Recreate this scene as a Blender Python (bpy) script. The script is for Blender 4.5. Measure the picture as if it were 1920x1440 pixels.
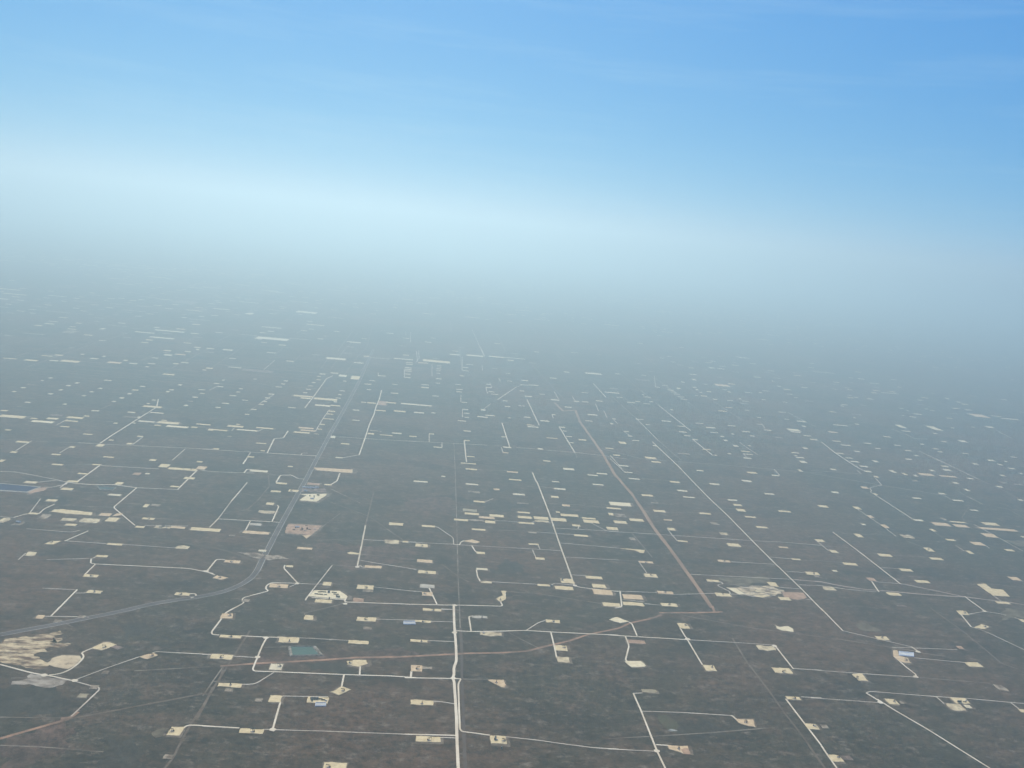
import bpy, bmesh, math, random, re
import numpy as np
from mathutils import Matrix, Vector, noise
random.seed(7)
for o in list(bpy.data.objects): bpy.data.objects.remove(o)
S = bpy.context.scene; COL = S.collection

# ------------------------------------------------------------------ camera
H = 2000.0; F = 1610.0
YAW, PITCH, ROLL = math.radians(5.734), math.radians(10.077), math.radians(-5.925)
def cam_axes():
    cy, sy, cp, sp, cr, sr = math.cos(YAW), math.sin(YAW), math.cos(PITCH), math.sin(PITCH), math.cos(ROLL), math.sin(ROLL)
    f = np.array([sy*cp, cy*cp, -sp]); r = np.array([cy, -sy, 0.0]); d = np.cross(f, r)
    return cr*r + sr*d, -sr*r + cr*d, f
RX, DN, FW = cam_axes()
cam = bpy.data.objects.new('camera', bpy.data.cameras.new('camera')); COL.objects.link(cam)
cam.data.sensor_width = 36; cam.data.lens = 36*F/1920
cam.data.clip_start = 1; cam.data.clip_end = 600000
m = Matrix.Identity(4)
for i in range(3):
    m[i][0] = RX[i]; m[i][1] = -DN[i]; m[i][2] = -FW[i]
m[2][3] = H
cam.matrix_world = m; S.camera = cam

# ------------------------------------------------------------------ light
SKY_GRADE = ((1.06, .210), (.54, 1.0), (.12, 3.6))
SUN_EL, SUN_AZ = math.radians(44), math.radians(-7)      # azimuth clockwise from +Y
w = bpy.data.worlds.new('World'); S.world = w; w.use_nodes = True
nt = w.node_tree; bg = nt.nodes['Background']
sky = nt.nodes.new('ShaderNodeTexSky'); sky.sky_type = 'NISHITA'; sky.sun_disc = False
sky.sun_elevation = SUN_EL; sky.sun_rotation = SUN_AZ
sky.altitude = 3000; sky.air_density = 1.0; sky.dust_density = .3; sky.ozone_density = 1.5
sep = nt.nodes.new('ShaderNodeSeparateColor'); cmb = nt.nodes.new('ShaderNodeCombineColor'); nt.links.new(sky.outputs[0], sep.inputs[0])
for ch, (po, mu) in enumerate(SKY_GRADE):          # colour response of the clear azure sky, channel by channel
    a = nt.nodes.new('ShaderNodeMath'); a.operation = 'POWER'; a.inputs[1].default_value = po
    c = nt.nodes.new('ShaderNodeMath'); c.operation = 'MULTIPLY'; c.inputs[1].default_value = mu
    nt.links.new(sep.outputs[ch], a.inputs[0]); nt.links.new(a.outputs[0], c.inputs[0]); nt.links.new(c.outputs[0], cmb.inputs[ch])
tc = nt.nodes.new('ShaderNodeTexCoord'); mp = nt.nodes.new('ShaderNodeMapping'); mp.inputs['Rotation'].default_value = (0, .10, -.55); mp.inputs['Scale'].default_value = (2.2, 2.2, 26)
cn = nt.nodes.new('ShaderNodeTexNoise'); cn.inputs['Scale'].default_value = 1.3; cn.inputs['Detail'].default_value = 7; cn.inputs['Roughness'].default_value = .62
cr_ = nt.nodes.new('ShaderNodeMapRange'); cr_.inputs[1].default_value = .50; cr_.inputs[2].default_value = .80; cr_.inputs[3].default_value = 0; cr_.inputs[4].default_value = .16
mx = nt.nodes.new('ShaderNodeMix'); mx.data_type = 'RGBA'; mx.inputs[7].default_value = (3.6, 4.7, 5.2, 1)     # thin high cirrus veil
nt.links.new(tc.outputs['Generated'], mp.inputs[0]); nt.links.new(mp.outputs[0], cn.inputs['Vector']); nt.links.new(cn.outputs['Fac'], cr_.inputs[0])
nt.links.new(cr_.outputs[0], mx.inputs[0]); nt.links.new(cmb.outputs[0], mx.inputs[6]); nt.links.new(mx.outputs[2], bg.inputs[0]); bg.inputs[1].default_value = 0.085
sl = bpy.data.lights.new('sun', 'SUN'); sl.energy = 3.6; sl.angle = math.radians(0.5); sl.color = (1, .95, .87)
so = bpy.data.objects.new('sun', sl); COL.objects.link(so)
sd = Vector((math.sin(SUN_AZ)*math.cos(SUN_EL), math.cos(SUN_AZ)*math.cos(SUN_EL), math.sin(SUN_EL)))
so.rotation_euler = sd.to_track_quat('Z', 'Y').to_euler(); so.location = (0, 0, 3000)
S.view_settings.view_transform = 'Standard'; S.view_settings.look = 'None'
S.view_settings.exposure = 0.95; S.view_settings.gamma = 1
S.cycles.volume_bounces = 5; S.cycles.max_bounces = 6

# ------------------------------------------------------------------ pixel of the survey -> place on the plain
def ray(x, y): return FW + RX*(x-960)/F + DN*(y-720)/F
def gnd(x, y, z=0.0):
    r = ray(x, y)
    if r[2] > -0.012: r = r*1.0; r[2] = -0.012
    t = (z-H)/r[2]; return (r[0]*t, r[1]*t)
def pix(X, Y, Z=0.0):
    v = np.array([X, Y, Z-H]); c = v@FW
    return 960+F*(v@RX)/c, 720+F*(v@DN)/c

# ------------------------------------------------------------------ materials
def newmat(name, rough=.95):
    m = bpy.data.materials.new(name); m.use_nodes = True
    b = m.node_tree.nodes['Principled BSDF']; b.inputs['Roughness'].default_value = rough
    b.inputs['Specular IOR Level'].default_value = 0.1
    return m, m.node_tree, b
def N(t, k, **kw):
    n = t.nodes.new(k)
    for a, v in kw.items():
        if a.startswith('i_'): n.inputs[a[2:].replace('_', ' ')].default_value = v
        else: setattr(n, a, v)
    return n
def noise_fac(t, scale, detail=4, rough=.55, lo=.4, hi=.6, sc=(1, 1, 1)):
    g = N(t, 'ShaderNodeNewGeometry'); mp = N(t, 'ShaderNodeMapping'); mp.inputs['Scale'].default_value = sc
    n = N(t, 'ShaderNodeTexNoise', i_Scale=scale, i_Detail=detail, i_Roughness=rough)
    mr = N(t, 'ShaderNodeMapRange', clamp=True); mr.inputs[1].default_value = lo; mr.inputs[2].default_value = hi
    t.links.new(g.outputs['Position'], mp.inputs[0]); t.links.new(mp.outputs[0], n.inputs['Vector']); t.links.new(n.outputs['Fac'], mr.inputs[0])
    return mr.outputs[0]
def mix(t, fac, a, b):
    n = N(t, 'ShaderNodeMix', data_type='RGBA')
    if hasattr(fac, 'links') or hasattr(fac, 'is_linked'): t.links.new(fac, n.inputs[0])
    else: n.inputs[0].default_value = fac
    for k, v in ((6, a), (7, b)):
        if isinstance(v, tuple): n.inputs[k].default_value = (*v, 1)
        else: t.links.new(v, n.inputs[k])
    return n.outputs[2]
BROWN, GREEN, DARK, SOIL = (.116, .068, .040), (.062, .054, .033), (.032, .030, .020), (.160, .100, .062)
def scrub(t):
    """mesquite scrub over red-brown soil, mottled at every size"""
    c = mix(t, noise_fac(t, .00055, 5, .6, .42, .60), GREEN, BROWN)
    c = mix(t, noise_fac(t, .0016, 6, .65, .50, .66, (1, 2.2, 1)), c, DARK)
    c = mix(t, noise_fac(t, .0045, 8, .72, .50, .74, (1, 1.6, 1)), c, SOIL)
    v = mix(t, noise_fac(t, .020, 10, .9, .44, .60, (1, 1.35, 1)), c, (.020, .020, .014))
    return mix(t, noise_fac(t, .013, 10, .86, .53, .66, (1, 1.7, 1)), v, (.21, .165, .115))
gm, t, b = newmat('scrub_plain'); t.links.new(scrub(t), b.inputs['Base Color'])
def dirt(name, a, bb, g=.0, scale=.02, lo=.4, hi=.62, sc=(1, 1, 1)):
    """a surface of two earth tones; g is how far scrub has grown back over it"""
    m, t, b = newmat(name)
    c = mix(t, noise_fac(t, scale, 5, .65, lo, hi, sc), a, bb)
    if g > 0:
        s = mix(t, .5, GREEN, BROWN)
        f = noise_fac(t, scale*.8+.004, 6, .75, .62-.34*g, .80-.30*g)
        c = mix(t, f, c, s)
    t.links.new(c, b.inputs['Base Color']); return m
PADM = {
 'c': dirt('caliche_cream', (.64, .50, .275), (.49, .37, .19), .0, .045, .38, .66),
 'w': dirt('caliche_white', (.64, .54, .345), (.50, .41, .25), .0, .045, .38, .66),
 'b': dirt('caliche_fresh', (.70, .58, .35), (.57, .46, .27), .0, .045, .38, .66),
 'cr': dirt('caliche_pinkish', (.61, .44, .25), (.45, .31, .165), .0, .045, .38, .66),
 'r': dirt('red_earth', (.42, .265, .16), (.27, .17, .105), .15, .025),
 'dr': dirt('faded_red_earth', (.24, .17, .125), (.12, .09, .07), .45, .02),
 'd': dirt('faded_caliche', (.34, .27, .18), (.16, .12, .08), .45, .02),
 'do': dirt('olive_ground', (.17, .14, .085), (.085, .07, .045), .5, .012, sc=(1, 2.5, 1)),
 'o': dirt('overgrown_caliche', (.34, .28, .17), (.25, .20, .12), .2, .02),
 'g': dirt('patchy_caliche', (.60, .48, .275), (.34, .255, .15), .30, .022),
 'cd': dirt('worn_caliche', (.46, .40, .29), (.34, .29, .21), .12, .03),
 'y': dirt('yellow_sand', (.66, .56, .34), (.52, .42, .24), .05, .02),
}
RM = {
 'cal': (6.6, .62, dirt('caliche_road', (.68, .58, .41), (.54, .44, .29), 0, .01)),
 'wide': (11.5, .70, dirt('main_caliche_road', (.68, .58, .41), (.58, .47, .32), 0, .01)),
 'wide2': (8.2, .66, dirt('broad_caliche_road', (.56, .47, .32), (.46, .37, .24), 0, .01)),
 'cals': (4.2, .52, dirt('worn_caliche_road', (.60, .51, .37), (.38, .31, .22), .08, .008)),
 'fnt': (4.2, .30, dirt('faint_track', (.27, .22, .155), (.11, .086, .06), .35, .006)),
 'trk': (8, .34, dirt('old_pipeline_strip', (.19, .145, .10), (.10, .075, .05), .5, .01)),
 'trkc': (13, .44, dirt('pinkish_road', (.34, .26, .19), (.24, .18, .13), .2, .008)),
 'row': (25, .40, dirt('pipeline_clearing', (.30, .185, .11), (.21, .13, .08), .12, .008, sc=(1, .3, 1))),
 'row2': (13, .36, dirt('overgrown_clearing', (.11, .085, .062), (.08, .064, .05), .3, .008, sc=(1, .3, 1))),
 'row3': (17, .38, dirt('grey_clearing', (.105, .082, .052), (.07, .055, .035), .3, .008, sc=(.4, 1, 1))),
 'row4': (16, .39, dirt('thin_clearing', (.12, .095, .07), (.09, .072, .055), .25, .008)),
 'red': (14, .42, dirt('red_clearing', (.33, .19, .11), (.18, .115, .075), .24, .010)),
 'rdew': (16, .46, dirt('paved_county_road', (.19, .165, .125), (.13, .11, .085), .2, .006)),
 'hwy': (11, .86, dirt('highway_asphalt', (.105, .095, .085), (.085, .077, .068), 0, .01)),
}
NAMES = {'cal': 'caliche_road', 'wide': 'main_caliche_road', 'wide2': 'caliche_road', 'cals': 'dirt_road', 'fnt': 'faint_dirt_path', 'trk': 'old_dirt_path',
 'trkc': 'dirt_road', 'row': 'pipeline_clearing_path', 'row2': 'pipeline_clearing_path', 'row3': 'grey_clearing_path', 'row4': 'pipeline_clearing_path', 'red': 'red_dirt_path', 'rdew': 'paved_road'}
def plain(name, col, rough=.7, metal=0, bump=None):
    m, t, b = newmat(name, rough); b.inputs['Metallic'].default_value = metal
    c = mix(t, noise_fac(t, .35, 4, .6, .35, .65), col, tuple(x*.72 for x in col)); t.links.new(c, b.inputs['Base Color']); return m
STEEL = plain('dark_painted_steel', (.05, .045, .04)); RUST = plain('rusty_steel', (.10, .06, .04)); WHITE = plain('white_sheet_metal', (.72, .73, .72))
TANKM = plain('tank_grey_green', (.16, .17, .15)); ROOFM = plain('shed_roof', (.45, .46, .46)); CONC = plain('concrete', (.42, .40, .36))

def link(name, me, mats, parent=None, loc=None):
    o = bpy.data.objects.new(name, me); COL.objects.link(o)
    for x in (mats if isinstance(mats, (list, tuple)) else [mats]): me.materials.append(x)
    if loc is not None: o.location = loc
    if parent: o.parent = parent
    return o

# ------------------------------------------------------------------ ground and haze
R_ = 230000.0
me = bpy.data.meshes.new('ground'); bm = bmesh.new()
ring = [0, 3000, 8000, 20000, 50000, 110000, R_]
cx = bm.verts.new((0, 0, 0)); prev = None
for r in ring[1:]:
    cur = [bm.verts.new((r*math.cos(a*math.tau/64), r*math.sin(a*math.tau/64), 0)) for a in range(64)]
    for i in range(64):
        if prev is None: bm.faces.new((cx, cur[i], cur[(i+1) % 64]))
        else: bm.faces.new((prev[i], cur[i], cur[(i+1) % 64], prev[(i+1) % 64]))
    prev = cur
bm.to_mesh(me); bm.free(); g = link('ground', me, gm); g['kind'] = 'structure'; g['label'] = 'flat dark scrubland plain reaching the hazy horizon'

HAZE_TOP, HAZE_D, HAZE_C = 480.0, 0.000080, (.53, .675, .70, 1)
TILES = {k: 4.8 for k in "ABCDEFGHIJKLMNO"}; TILES["X"] = 1.0; TILES["P2"] = 2.0
# outlines surveyed from the photograph: kind, then corner pairs
PADS = """A 0 1140
P c 830 362 880 335 930 312 985 312 1050 328 1000 352 915 382 ; 938 350
P dr 985 355 1050 330 1120 358 1060 375 ;
P cr 1255 438 1380 405 1420 425 1325 460 ; 1365 428
o 695 770 800 808
d 810 705 885 722
P c 1545 1070 1660 1072 1610 1150 1495 1145 ; 1548 1105
cr 328 68 400 98
d 910 565 985 595
do 1380 1095 1495 1155
d 1480 1332 1550 1348
d 490 108 545 130
B 380 1140
P cr 175 50 270 50 265 95 155 95 ; 242 66
c 150 242 350 275 ; 250 255
c 680 262 870 315 ; 780 298
c 1310 290 1490 328
c 65 415 275 465 ; 170 445
w 595 502 728 562 ; 690 522
P c 1295 480 1360 468 1470 470 1485 500 1400 530 1300 510 ; 1330 492
P c 1150 758 1250 710 1335 735 1225 785 ; 1262 742
c 130 675 355 718 ; 250 690
c 590 788 720 850
c 940 800 1135 860
c 330 1085 550 1132 ; 450 1110
c 1085 1390 1300 1458 ; 1130 1430
c 1385 80 1560 125 ; 1470 100
c 912 65 1000 108
d 480 820 530 840
d 205 730 265 745
d 1445 175 1520 190
C 760 1140
c 160 2 322 32 ; 248 18
c 88 108 225 135 ; 165 122
c 45 282 200 312 ; 145 298
cr 48 515 152 575 ; 110 545
d 155 530 240 550
c 48 828 248 878 ; 150 858
c 97 1152 315 1208 ; 215 1187
cd 600 68 738 95 ; 690 84
g 675 215 865 252
c 1265 105 1395 138 ; 1330 120
c 1340 335 1460 388 ; 1427 352
g 1362 440 1485 495
c 765 1150 912 1225 ; 885 1192
P cr 745 648 885 648 905 690 895 715 860 712 800 680 ; 820 668
P r 790 655 890 650 908 700 880 716 ;
D 1140 1140
P b 10 105 80 82 190 122 110 138 ;
c 622 138 738 186 ; 702 152
r 175 285 342 325
P b 150 480 290 478 340 518 330 530 210 532 ;
c 855 512 980 568 ; 938 532
g 1335 338 1515 385
c 1470 535 1665 590 ; 1582 575
P b 1500 150 1545 172 1620 165 1660 185 1665 215 1560 200 1520 185 ;
o 300 732 440 765
P cr 1150 1000 1305 1005 1330 1075 1270 1065 1180 1035 ; 1240 1025
P cr 540 1238 715 1242 740 1318 680 1315 620 1290 550 1270 ; 638 1265
P r 660 1275 715 1262 740 1318 680 1315 ;
c 1595 795 1740 830 ; 1675 812
c 1770 1040 1905 1095 ; 1860 1058
E 1520 1140
c 572 252 712 290 ; 645 266
P cr 745 382 780 382 790 430 870 450 905 495 850 495 800 480 745 435 ; 857 467
P c 1375 488 1500 492 1555 532 1430 528 ;
P c 375 597 460 590 520 660 435 655 ; 420 628
c 665 818 800 870 ; 755 840
d 800 838 860 862
P c 1255 808 1390 812 1438 862 1310 860 ;
g 1220 862 1400 925
w 1380 882 1452 895
r 1310 340 1380 372
d 85 1050 165 1085
c 155 1322 300 1385 ; 250 1340
dr 262 1328 380 1370
P c 1310 25 1395 28 1430 66 1345 62 ; 1385 42
P c 1465 178 1530 145 1605 168 1570 190 ; 1568 165
c 1870 100 1950 130
c 1870 910 1950 945
d 1640 690 1790 755
F 0 860
c -10 8 42 30
c 462 45 572 62
c 825 48 910 62
c 1340 5 1412 22
c 1425 48 1535 80
c 1510 85 1770 105
cr 1765 68 1865 98
c 1768 22 1825 35
c 695 128 800 145
r 1190 125 1275 150
w 1320 130 1335 142
g 210 200 340 225
c 600 195 715 215
c 1030 210 1115 235
c 545 262 665 285
w 970 318 1095 335
c 1650 165 1755 188
c 1530 245 1615 258
c 410 365 522 388
c 1280 408 1350 440
d 1350 408 1450 432
P r 240 300 360 262 430 258 400 285 270 318 ;
P c 460 475 490 458 560 455 830 485 820 510 600 495 ;
cr 890 490 1010 518
c 945 530 1080 570
P cr 1010 520 1050 495 1105 492 1090 510 ;
g 540 535 690 565
g 710 535 905 580
c 580 585 695 608
c 250 488 350 500
d 330 500 460 545
g -30 535 90 580
d 100 565 220 600
c 1275 530 1395 552 ; 1335 540
c 1215 605 1305 625
g 1385 605 1540 632
cr 1530 608 1670 632
P c 400 768 460 740 550 742 480 772 ; 462 747
c 960 760 1105 782
g 1585 785 1710 815
g 215 840 330 878
c 858 868 975 888
c 745 1040 890 1070 ; 825 1052
c 778 1185 925 1215 ; 850 1196
c 1572 1205 1715 1235 ; 1625 1218
cr 325 1412 400 1428
d 705 1415 770 1430
G 380 860
c -115 618 165 660
w 420 98 590 125
c 765 65 812 76
c 660 215 760 230
P cr 995 80 1350 98 1345 130 1030 105 ;
r 935 215 1055 242
c 1095 230 1160 242
c 612 288 705 302
c 770 278 865 302 ; 800 288
P dr 905 252 1100 268 1120 305 890 298 ;
P b 870 320 1115 318 1105 335 1025 388 870 375 935 332 ;
c 568 395 645 418
g 495 465 650 495
cd 420 580 530 605
cr 360 648 605 685
d 235 680 295 698
P r 765 588 1070 605 980 690 740 670 ;
P cr 895 690 975 688 935 720 ;
cr 845 795 990 822
c 1680 575 1805 605
g 1635 730 1765 768
c 1800 742 1850 755
P c 1300 848 1330 840 1420 855 1420 864 1320 860 ;
cr 1460 960 1610 990
cr 190 910 342 942 ; 262 925
P cr 90 1075 130 1050 232 1072 170 1090 ; 152 1068
c 750 960 815 978
cr 595 1125 775 1168 ; 685 1150
c 1080 1110 1160 1145
c 1388 1135 1540 1180 ; 1470 1160
d 1440 1185 1535 1198
P b 955 1238 1010 1185 1235 1190 1300 1240 1280 1262 1100 1252 ;
c 1010 1265 1165 1302
r 1350 1255 1455 1295
d 350 1262 425 1292
P d 310 845 500 850 560 862 520 905 430 885 ;
P d 565 868 700 875 790 902 600 916 550 895 ;
w 500 822 575 835
H 760 860
c 500 35 635 52
c 545 90 645 102
cr 915 112 1012 130
c 935 182 1045 200
w 75 200 200 213
w 330 156 355 163
w 545 225 655 238
r 795 270 848 285
d 568 290 670 310
w 970 315 1075 330
c 615 380 715 395
d 1005 397 1110 407
c 1240 15 1305 26
w 1320 202 1385 214
w 1335 265 1442 280
c 1310 335 1380 355
w 1640 145 1735 155
w 1720 130 1820 142
w 1685 228 1785 240
o 520 450 645 480
c 535 484 660 510
c 440 540 565 565
cr 665 520 800 545
c 755 500 885 530
c 720 557 810 585
d 570 545 715 565
c 1010 478 1120 492
c 1010 515 1135 542
c 1155 520 1290 553
c 1020 570 1160 592
g 1165 555 1290 572
c 1310 532 1450 568
c 1355 475 1392 488
c 1395 495 1560 526
c 1590 530 1715 546
c 1600 549 1748 585
c 1500 592 1575 612
r 1410 412 1485 432
c 150 597 265 620
c 92 765 200 798 ; 148 782
c 600 628 720 650
d 1105 655 1180 672
c 1518 682 1645 705
P cr 520 742 600 728 670 748 640 762 ;
c 640 838 715 860
c 1110 762 1200 780
c 1170 888 1255 912
cr 105 905 240 938
c 118 1005 272 1040 ; 188 1022
w 640 985 740 1005
g 680 1105 775 1120
cd 135 1130 262 1168
cr 150 1200 245 1238 ; 178 1212
c 1190 1130 1300 1150
c 1395 1080 1520 1125 ; 1415 1092
c 1340 1145 1515 1185
c 1620 1055 1775 1088
c 1680 1128 1810 1168
cr 1680 1175 1870 1230
c 1775 1295 1940 1335
P c 820 1262 890 1225 905 1240 900 1268 860 1290 ; 858 1268
P c 860 1190 912 1192 890 1235 875 1225 ;
c 1810 615 1920 645
I 1140 860
w 95 58 185 72
w 145 118 222 130
c 390 22 475 38
w 185 175 290 190
c 555 202 650 220
w 622 282 718 296
w 675 340 785 356
c 298 320 405 342
w 795 102 862 114
w 910 220 1005 238
w 1200 192 1300 212
w 1405 312 1500 325
w 1075 365 1165 382
c 1125 408 1210 428
c 1150 450 1245 478
c 1230 517 1335 535
c 1530 465 1650 485
w 1720 20 1795 40
w 1705 95 1755 120
w 1470 145 1545 158
b 8 388 215 432
c -15 437 118 458
b 0 488 55 512
d 50 495 165 528
c 50 558 175 588
c 190 538 325 568
d 385 390 455 405
c 405 460 520 485
c 820 485 930 505
r 500 545 580 560
c 535 622 608 648
c 625 735 720 752
d 915 572 1008 598
g 1000 662 1085 690
c 1065 760 1198 795
c 1330 608 1440 628
r 1535 790 1625 808
c 1650 898 1740 915
cr 985 912 1105 935 ; 1045 920
P c 105 808 330 822 325 850 290 848 240 825 ;
d 190 710 255 735
cr 275 920 408 945 ; 345 932
c 322 1035 450 1072 ; 390 1045
cr 440 1190 590 1222 ; 512 1198
c 475 1300 630 1335 ; 550 1308
cr 125 1220 318 1270
c 130 1288 325 1328
c 885 1088 1005 1112
c 960 1208 1115 1245 ; 1035 1215
P r 1570 1200 1760 1210 1785 1250 1720 1270 1590 1250 ;
P b 1065 1160 1150 1165 1230 1222 1180 1225 ;
c 1530 1245 1650 1278
P c 1300 1228 1370 1234 1430 1228 1460 1234 1390 1252 1340 1243 ;
P g 1290 1190 1340 1178 1400 1184 1420 1196 1350 1204 ;
P c 1430 1112 1505 1115 1540 1155 1465 1145 ;
c 1770 1018 1910 1050 ; 1850 1032
d 1855 1055 1905 1064
J 1520 860
w 355 20 440 35
w 550 15 615 33
w 435 62 522 78
w 480 108 555 124
c 565 155 620 172
w 172 90 238 105
cr 445 250 530 272
c 560 310 605 328
w 182 295 260 312
c 60 418 165 442
c 375 430 460 458
cr 505 510 578 535
cr 625 592 710 625
w 455 585 495 600
c 385 675 480 710
g 800 683 935 718
c 165 822 250 850
c 40 725 130 752
c 285 935 425 963
w 190 1002 245 1018
c 600 855 740 885
c 1010 800 1120 838 ; 1062 815
c 1065 888 1200 915
c 790 988 925 1018
c 930 1092 1080 1122
r 495 1070 600 1105
g 100 1148 230 1188
c 680 1203 820 1235
dr 770 1315 865 1335
w 920 545 1020 565
w 910 348 1000 364
d 905 190 980 208
w 1270 210 1340 228
w 1375 272 1440 292
w 1145 308 1222 324
w 1270 368 1380 386
w 1430 458 1515 472
w 1400 172 1475 187
w 705 100 770 130
g 800 120 895 158
w 930 145 960 162
cr 960 128 1120 158
cr 1150 148 1320 172
w 1180 92 1275 112
w 1060 98 1125 115
w 1175 62 1245 76
cr 1080 572 1265 610
cr 1272 590 1430 622
d 1175 528 1220 560
c 1250 565 1400 578
c 1535 572 1705 606
cr 1505 615 1865 658
cr 1525 670 1695 712
c 1065 632 1135 656
c 1210 722 1310 742
cr 1430 748 1580 785
c 1390 828 1475 858
c 1740 815 1840 836
c 1885 697 1940 712
P do 1740 735 1930 740 1930 795 1880 792 ;
P c 1495 1128 1570 1125 1625 1170 1730 1180 1790 1242 1640 1232 ;
c 1660 1285 1800 1310
cr 1770 1062 1900 1098
w 1590 8 1665 24
w 1450 40 1515 55
w 1680 45 1730 62
w 1770 82 1845 96
w 1700 145 1760 160
dr 1690 205 1780 225
dr 1820 225 1920 240
w 1665 245 1740 262
w 1860 365 1920 380
w 1870 128 1920 140
w 1740 20 1775 30
w 850 0 910 12
P do 1690 1480 1760 1350 1920 1370 1960 1440 1800 1430 ;
K 0 640
c 20 148 155 162
c 210 162 348 180
w 440 168 530 180
c 540 172 730 188
c 370 125 480 137
d 610 55 670 66
w 720 112 765 120
w 805 150 890 162
cr 960 185 1100 198
w 1105 167 1155 176
w 1160 195 1240 206
w 1470 116 1555 130
cr 1570 112 1675 126
w 1365 146 1430 154
w 1325 196 1400 206
w 1555 197 1610 206
w 1625 187 1700 197
w 1745 50 1810 60
w 1760 70 1800 78
w 1660 88 1720 97
w 925 130 948 140
w 1305 225 1345 233
c 1850 236 1920 248
w 1820 254 1860 262
w 670 370 718 380
w 590 394 642 404
w 525 432 572 442
w 428 468 482 478
w 365 350 398 356
w 432 326 478 334
d 240 382 322 394
w 182 413 235 422
w 110 448 145 457
w 218 544 280 554
w 560 561 605 570
d 148 584 195 592
c 0 618 75 630
c -20 666 240 688
w 820 622 895 630
w 880 420 925 428
w 802 450 850 459
w 735 486 775 493
w 1003 537 1047 545
w 1070 504 1122 515
w 1143 467 1187 477
c 1185 433 1250 444
w 1258 402 1310 411
w 940 346 968 354
w 975 350 1000 357
w 1490 448 1530 458
w 1520 432 1568 441
w 1600 388 1642 397
w 1785 431 1848 440
w 1798 466 1842 473
w 1730 498 1783 508
w 1650 572 1695 583
d 1685 535 1740 544
dr 440 655 575 675
c 595 680 760 696
c 750 668 808 678
c 270 690 340 698
c 415 686 530 705
b 275 710 490 738
c 575 710 705 726
c 538 764 628 772
c 40 793 105 802
c 1280 582 1460 596
w 1315 556 1350 564
w 1365 526 1405 532
w 1145 633 1222 645
w 1350 640 1475 648
d 1105 673 1235 690
w 1235 678 1270 688
w 1240 716 1395 728
c 1410 724 1620 744
c 1450 708 1505 715
b 1495 755 1700 782
c 1385 752 1450 760
c 1718 768 1780 780
c 1765 740 1895 757
c 1870 795 1920 805
w 1025 732 1055 742
w 1190 732 1225 740
c 745 830 835 843
c 1230 850 1290 862
c 975 885 1025 895
c 1135 915 1195 930
c 860 925 945 948
c 140 898 270 913
c 88 990 160 1005
c 615 945 680 960
c 460 1012 550 1026
c 925 1035 1028 1050
L 380 640
w 30 62 108 68
w 175 72 275 82
w 575 97 662 108
w 237 150 300 158
w 750 175 820 182
w 230 228 352 242
dr 350 255 640 275
w 1320 5 1425 14
w 1110 148 1290 165
d 1450 145 1680 155
w 1722 150 1890 170
w 1150 280 1220 292
w 1050 290 1105 300
w 1225 300 1300 320
c 1330 310 1420 345
w 1030 313 1062 320
w 1025 342 1062 349
w 980 367 1017 375
w 950 398 993 405
w 930 428 975 436
w 902 458 943 466
w 100 376 152 384
w 135 404 187 412
w 730 352 770 361
w 705 380 742 388
w 655 406 713 415
w 590 470 645 480
w 560 505 607 514
w 535 537 580 546
w 508 564 552 573
w 432 608 487 618
w 378 653 420 662
w 325 424 362 430
w 300 452 338 460
w 240 484 302 493
w 355 526 408 534
w 172 553 238 564
w 113 591 165 600
w 455 337 488 343
w 172 346 200 352
w 1265 355 1293 362
w 1233 442 1280 450
w 1220 476 1252 484
w 1198 507 1245 515
c 1000 512 1215 530
c 815 487 990 500
c 880 505 975 520
w 1178 540 1210 549
b 1010 567 1150 588
c 1150 574 1240 583
w 768 592 838 602
c 1130 625 1193 634
c 1110 651 1175 659
c 1085 693 1180 705
c 1055 743 1100 753
c 1030 786 1075 795
cr 860 775 1000 788
cr 880 797 1015 809
c 820 815 965 827
d 1000 830 1048 838
c -25 745 72 758
c 220 758 370 773
c 300 744 340 751
c 48 793 225 804
b 305 790 495 812
c 480 776 635 787
d 220 852 260 860
c 480 912 572 925
c 520 982 562 990
c 90 962 150 975
c 400 1035 465 1046
w 1500 350 1555 358
w 1455 382 1518 389
w 1478 432 1515 439
w 1708 384 1750 391
w 1425 545 1470 552
c 1480 550 1560 560
w 1350 615 1410 623
w 1348 706 1412 716
c 1560 619 1648 628
c 1722 624 1825 636
r 1575 535 1660 580
g 1650 545 1740 560
w 1785 565 2060 577
c 1485 825 1542 840
c 1595 838 1708 852
w 1705 820 1790 835
c 1860 850 1925 862
do 1505 800 1610 815
w 1150 850 1198 872
c 1243 918 1320 928
w 1195 1043 1260 1052
w 765 1122 812 1132
w 1820 235 1880 241
w 1820 250 1880 256
w 1820 265 1880 271
w 1820 292 1870 298
w 1815 323 1870 329
w 1830 205 1890 210
w 1830 190 1890 194
w 1578 308 1648 314
M 760 640
w 0 158 65 168
c 160 170 400 190
cr 115 190 205 198
w 400 115 490 124
w 550 123 700 135
w 750 135 890 145
w 890 142 1080 162
w 1490 98 1555 106
w 275 373 310 380
w 278 335 325 341
w 280 284 312 290
w 280 262 318 268
w 280 246 322 251
w 285 230 325 235
w 285 216 325 221
w 145 388 210 394
w 145 412 210 420
w 245 488 298 497
w 450 385 500 392
w 460 430 515 436
w 460 452 508 458
w 505 545 555 553
w 545 205 608 213
w 520 262 572 270
w 520 232 568 238
w 490 307 530 315
w 725 384 768 392
w 725 415 780 420
w 750 452 800 458
w 775 474 835 480
d 775 240 830 250
w 905 287 945 291
w 918 354 960 361
w 1035 388 1105 397
w 1110 392 1200 398
w 1030 444 1070 450
w 1075 492 1140 500
w 1208 472 1255 479
w 1020 577 1075 585
w 895 585 945 590
w 880 532 922 540
w 78 637 168 648
w 235 640 272 648
w 515 612 565 616
w 530 645 575 650
w 535 682 572 687
w 475 713 545 720
w 680 612 722 624
w 650 676 742 686
w 722 664 808 672
w 925 685 952 692
w 1068 680 1125 688
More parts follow.
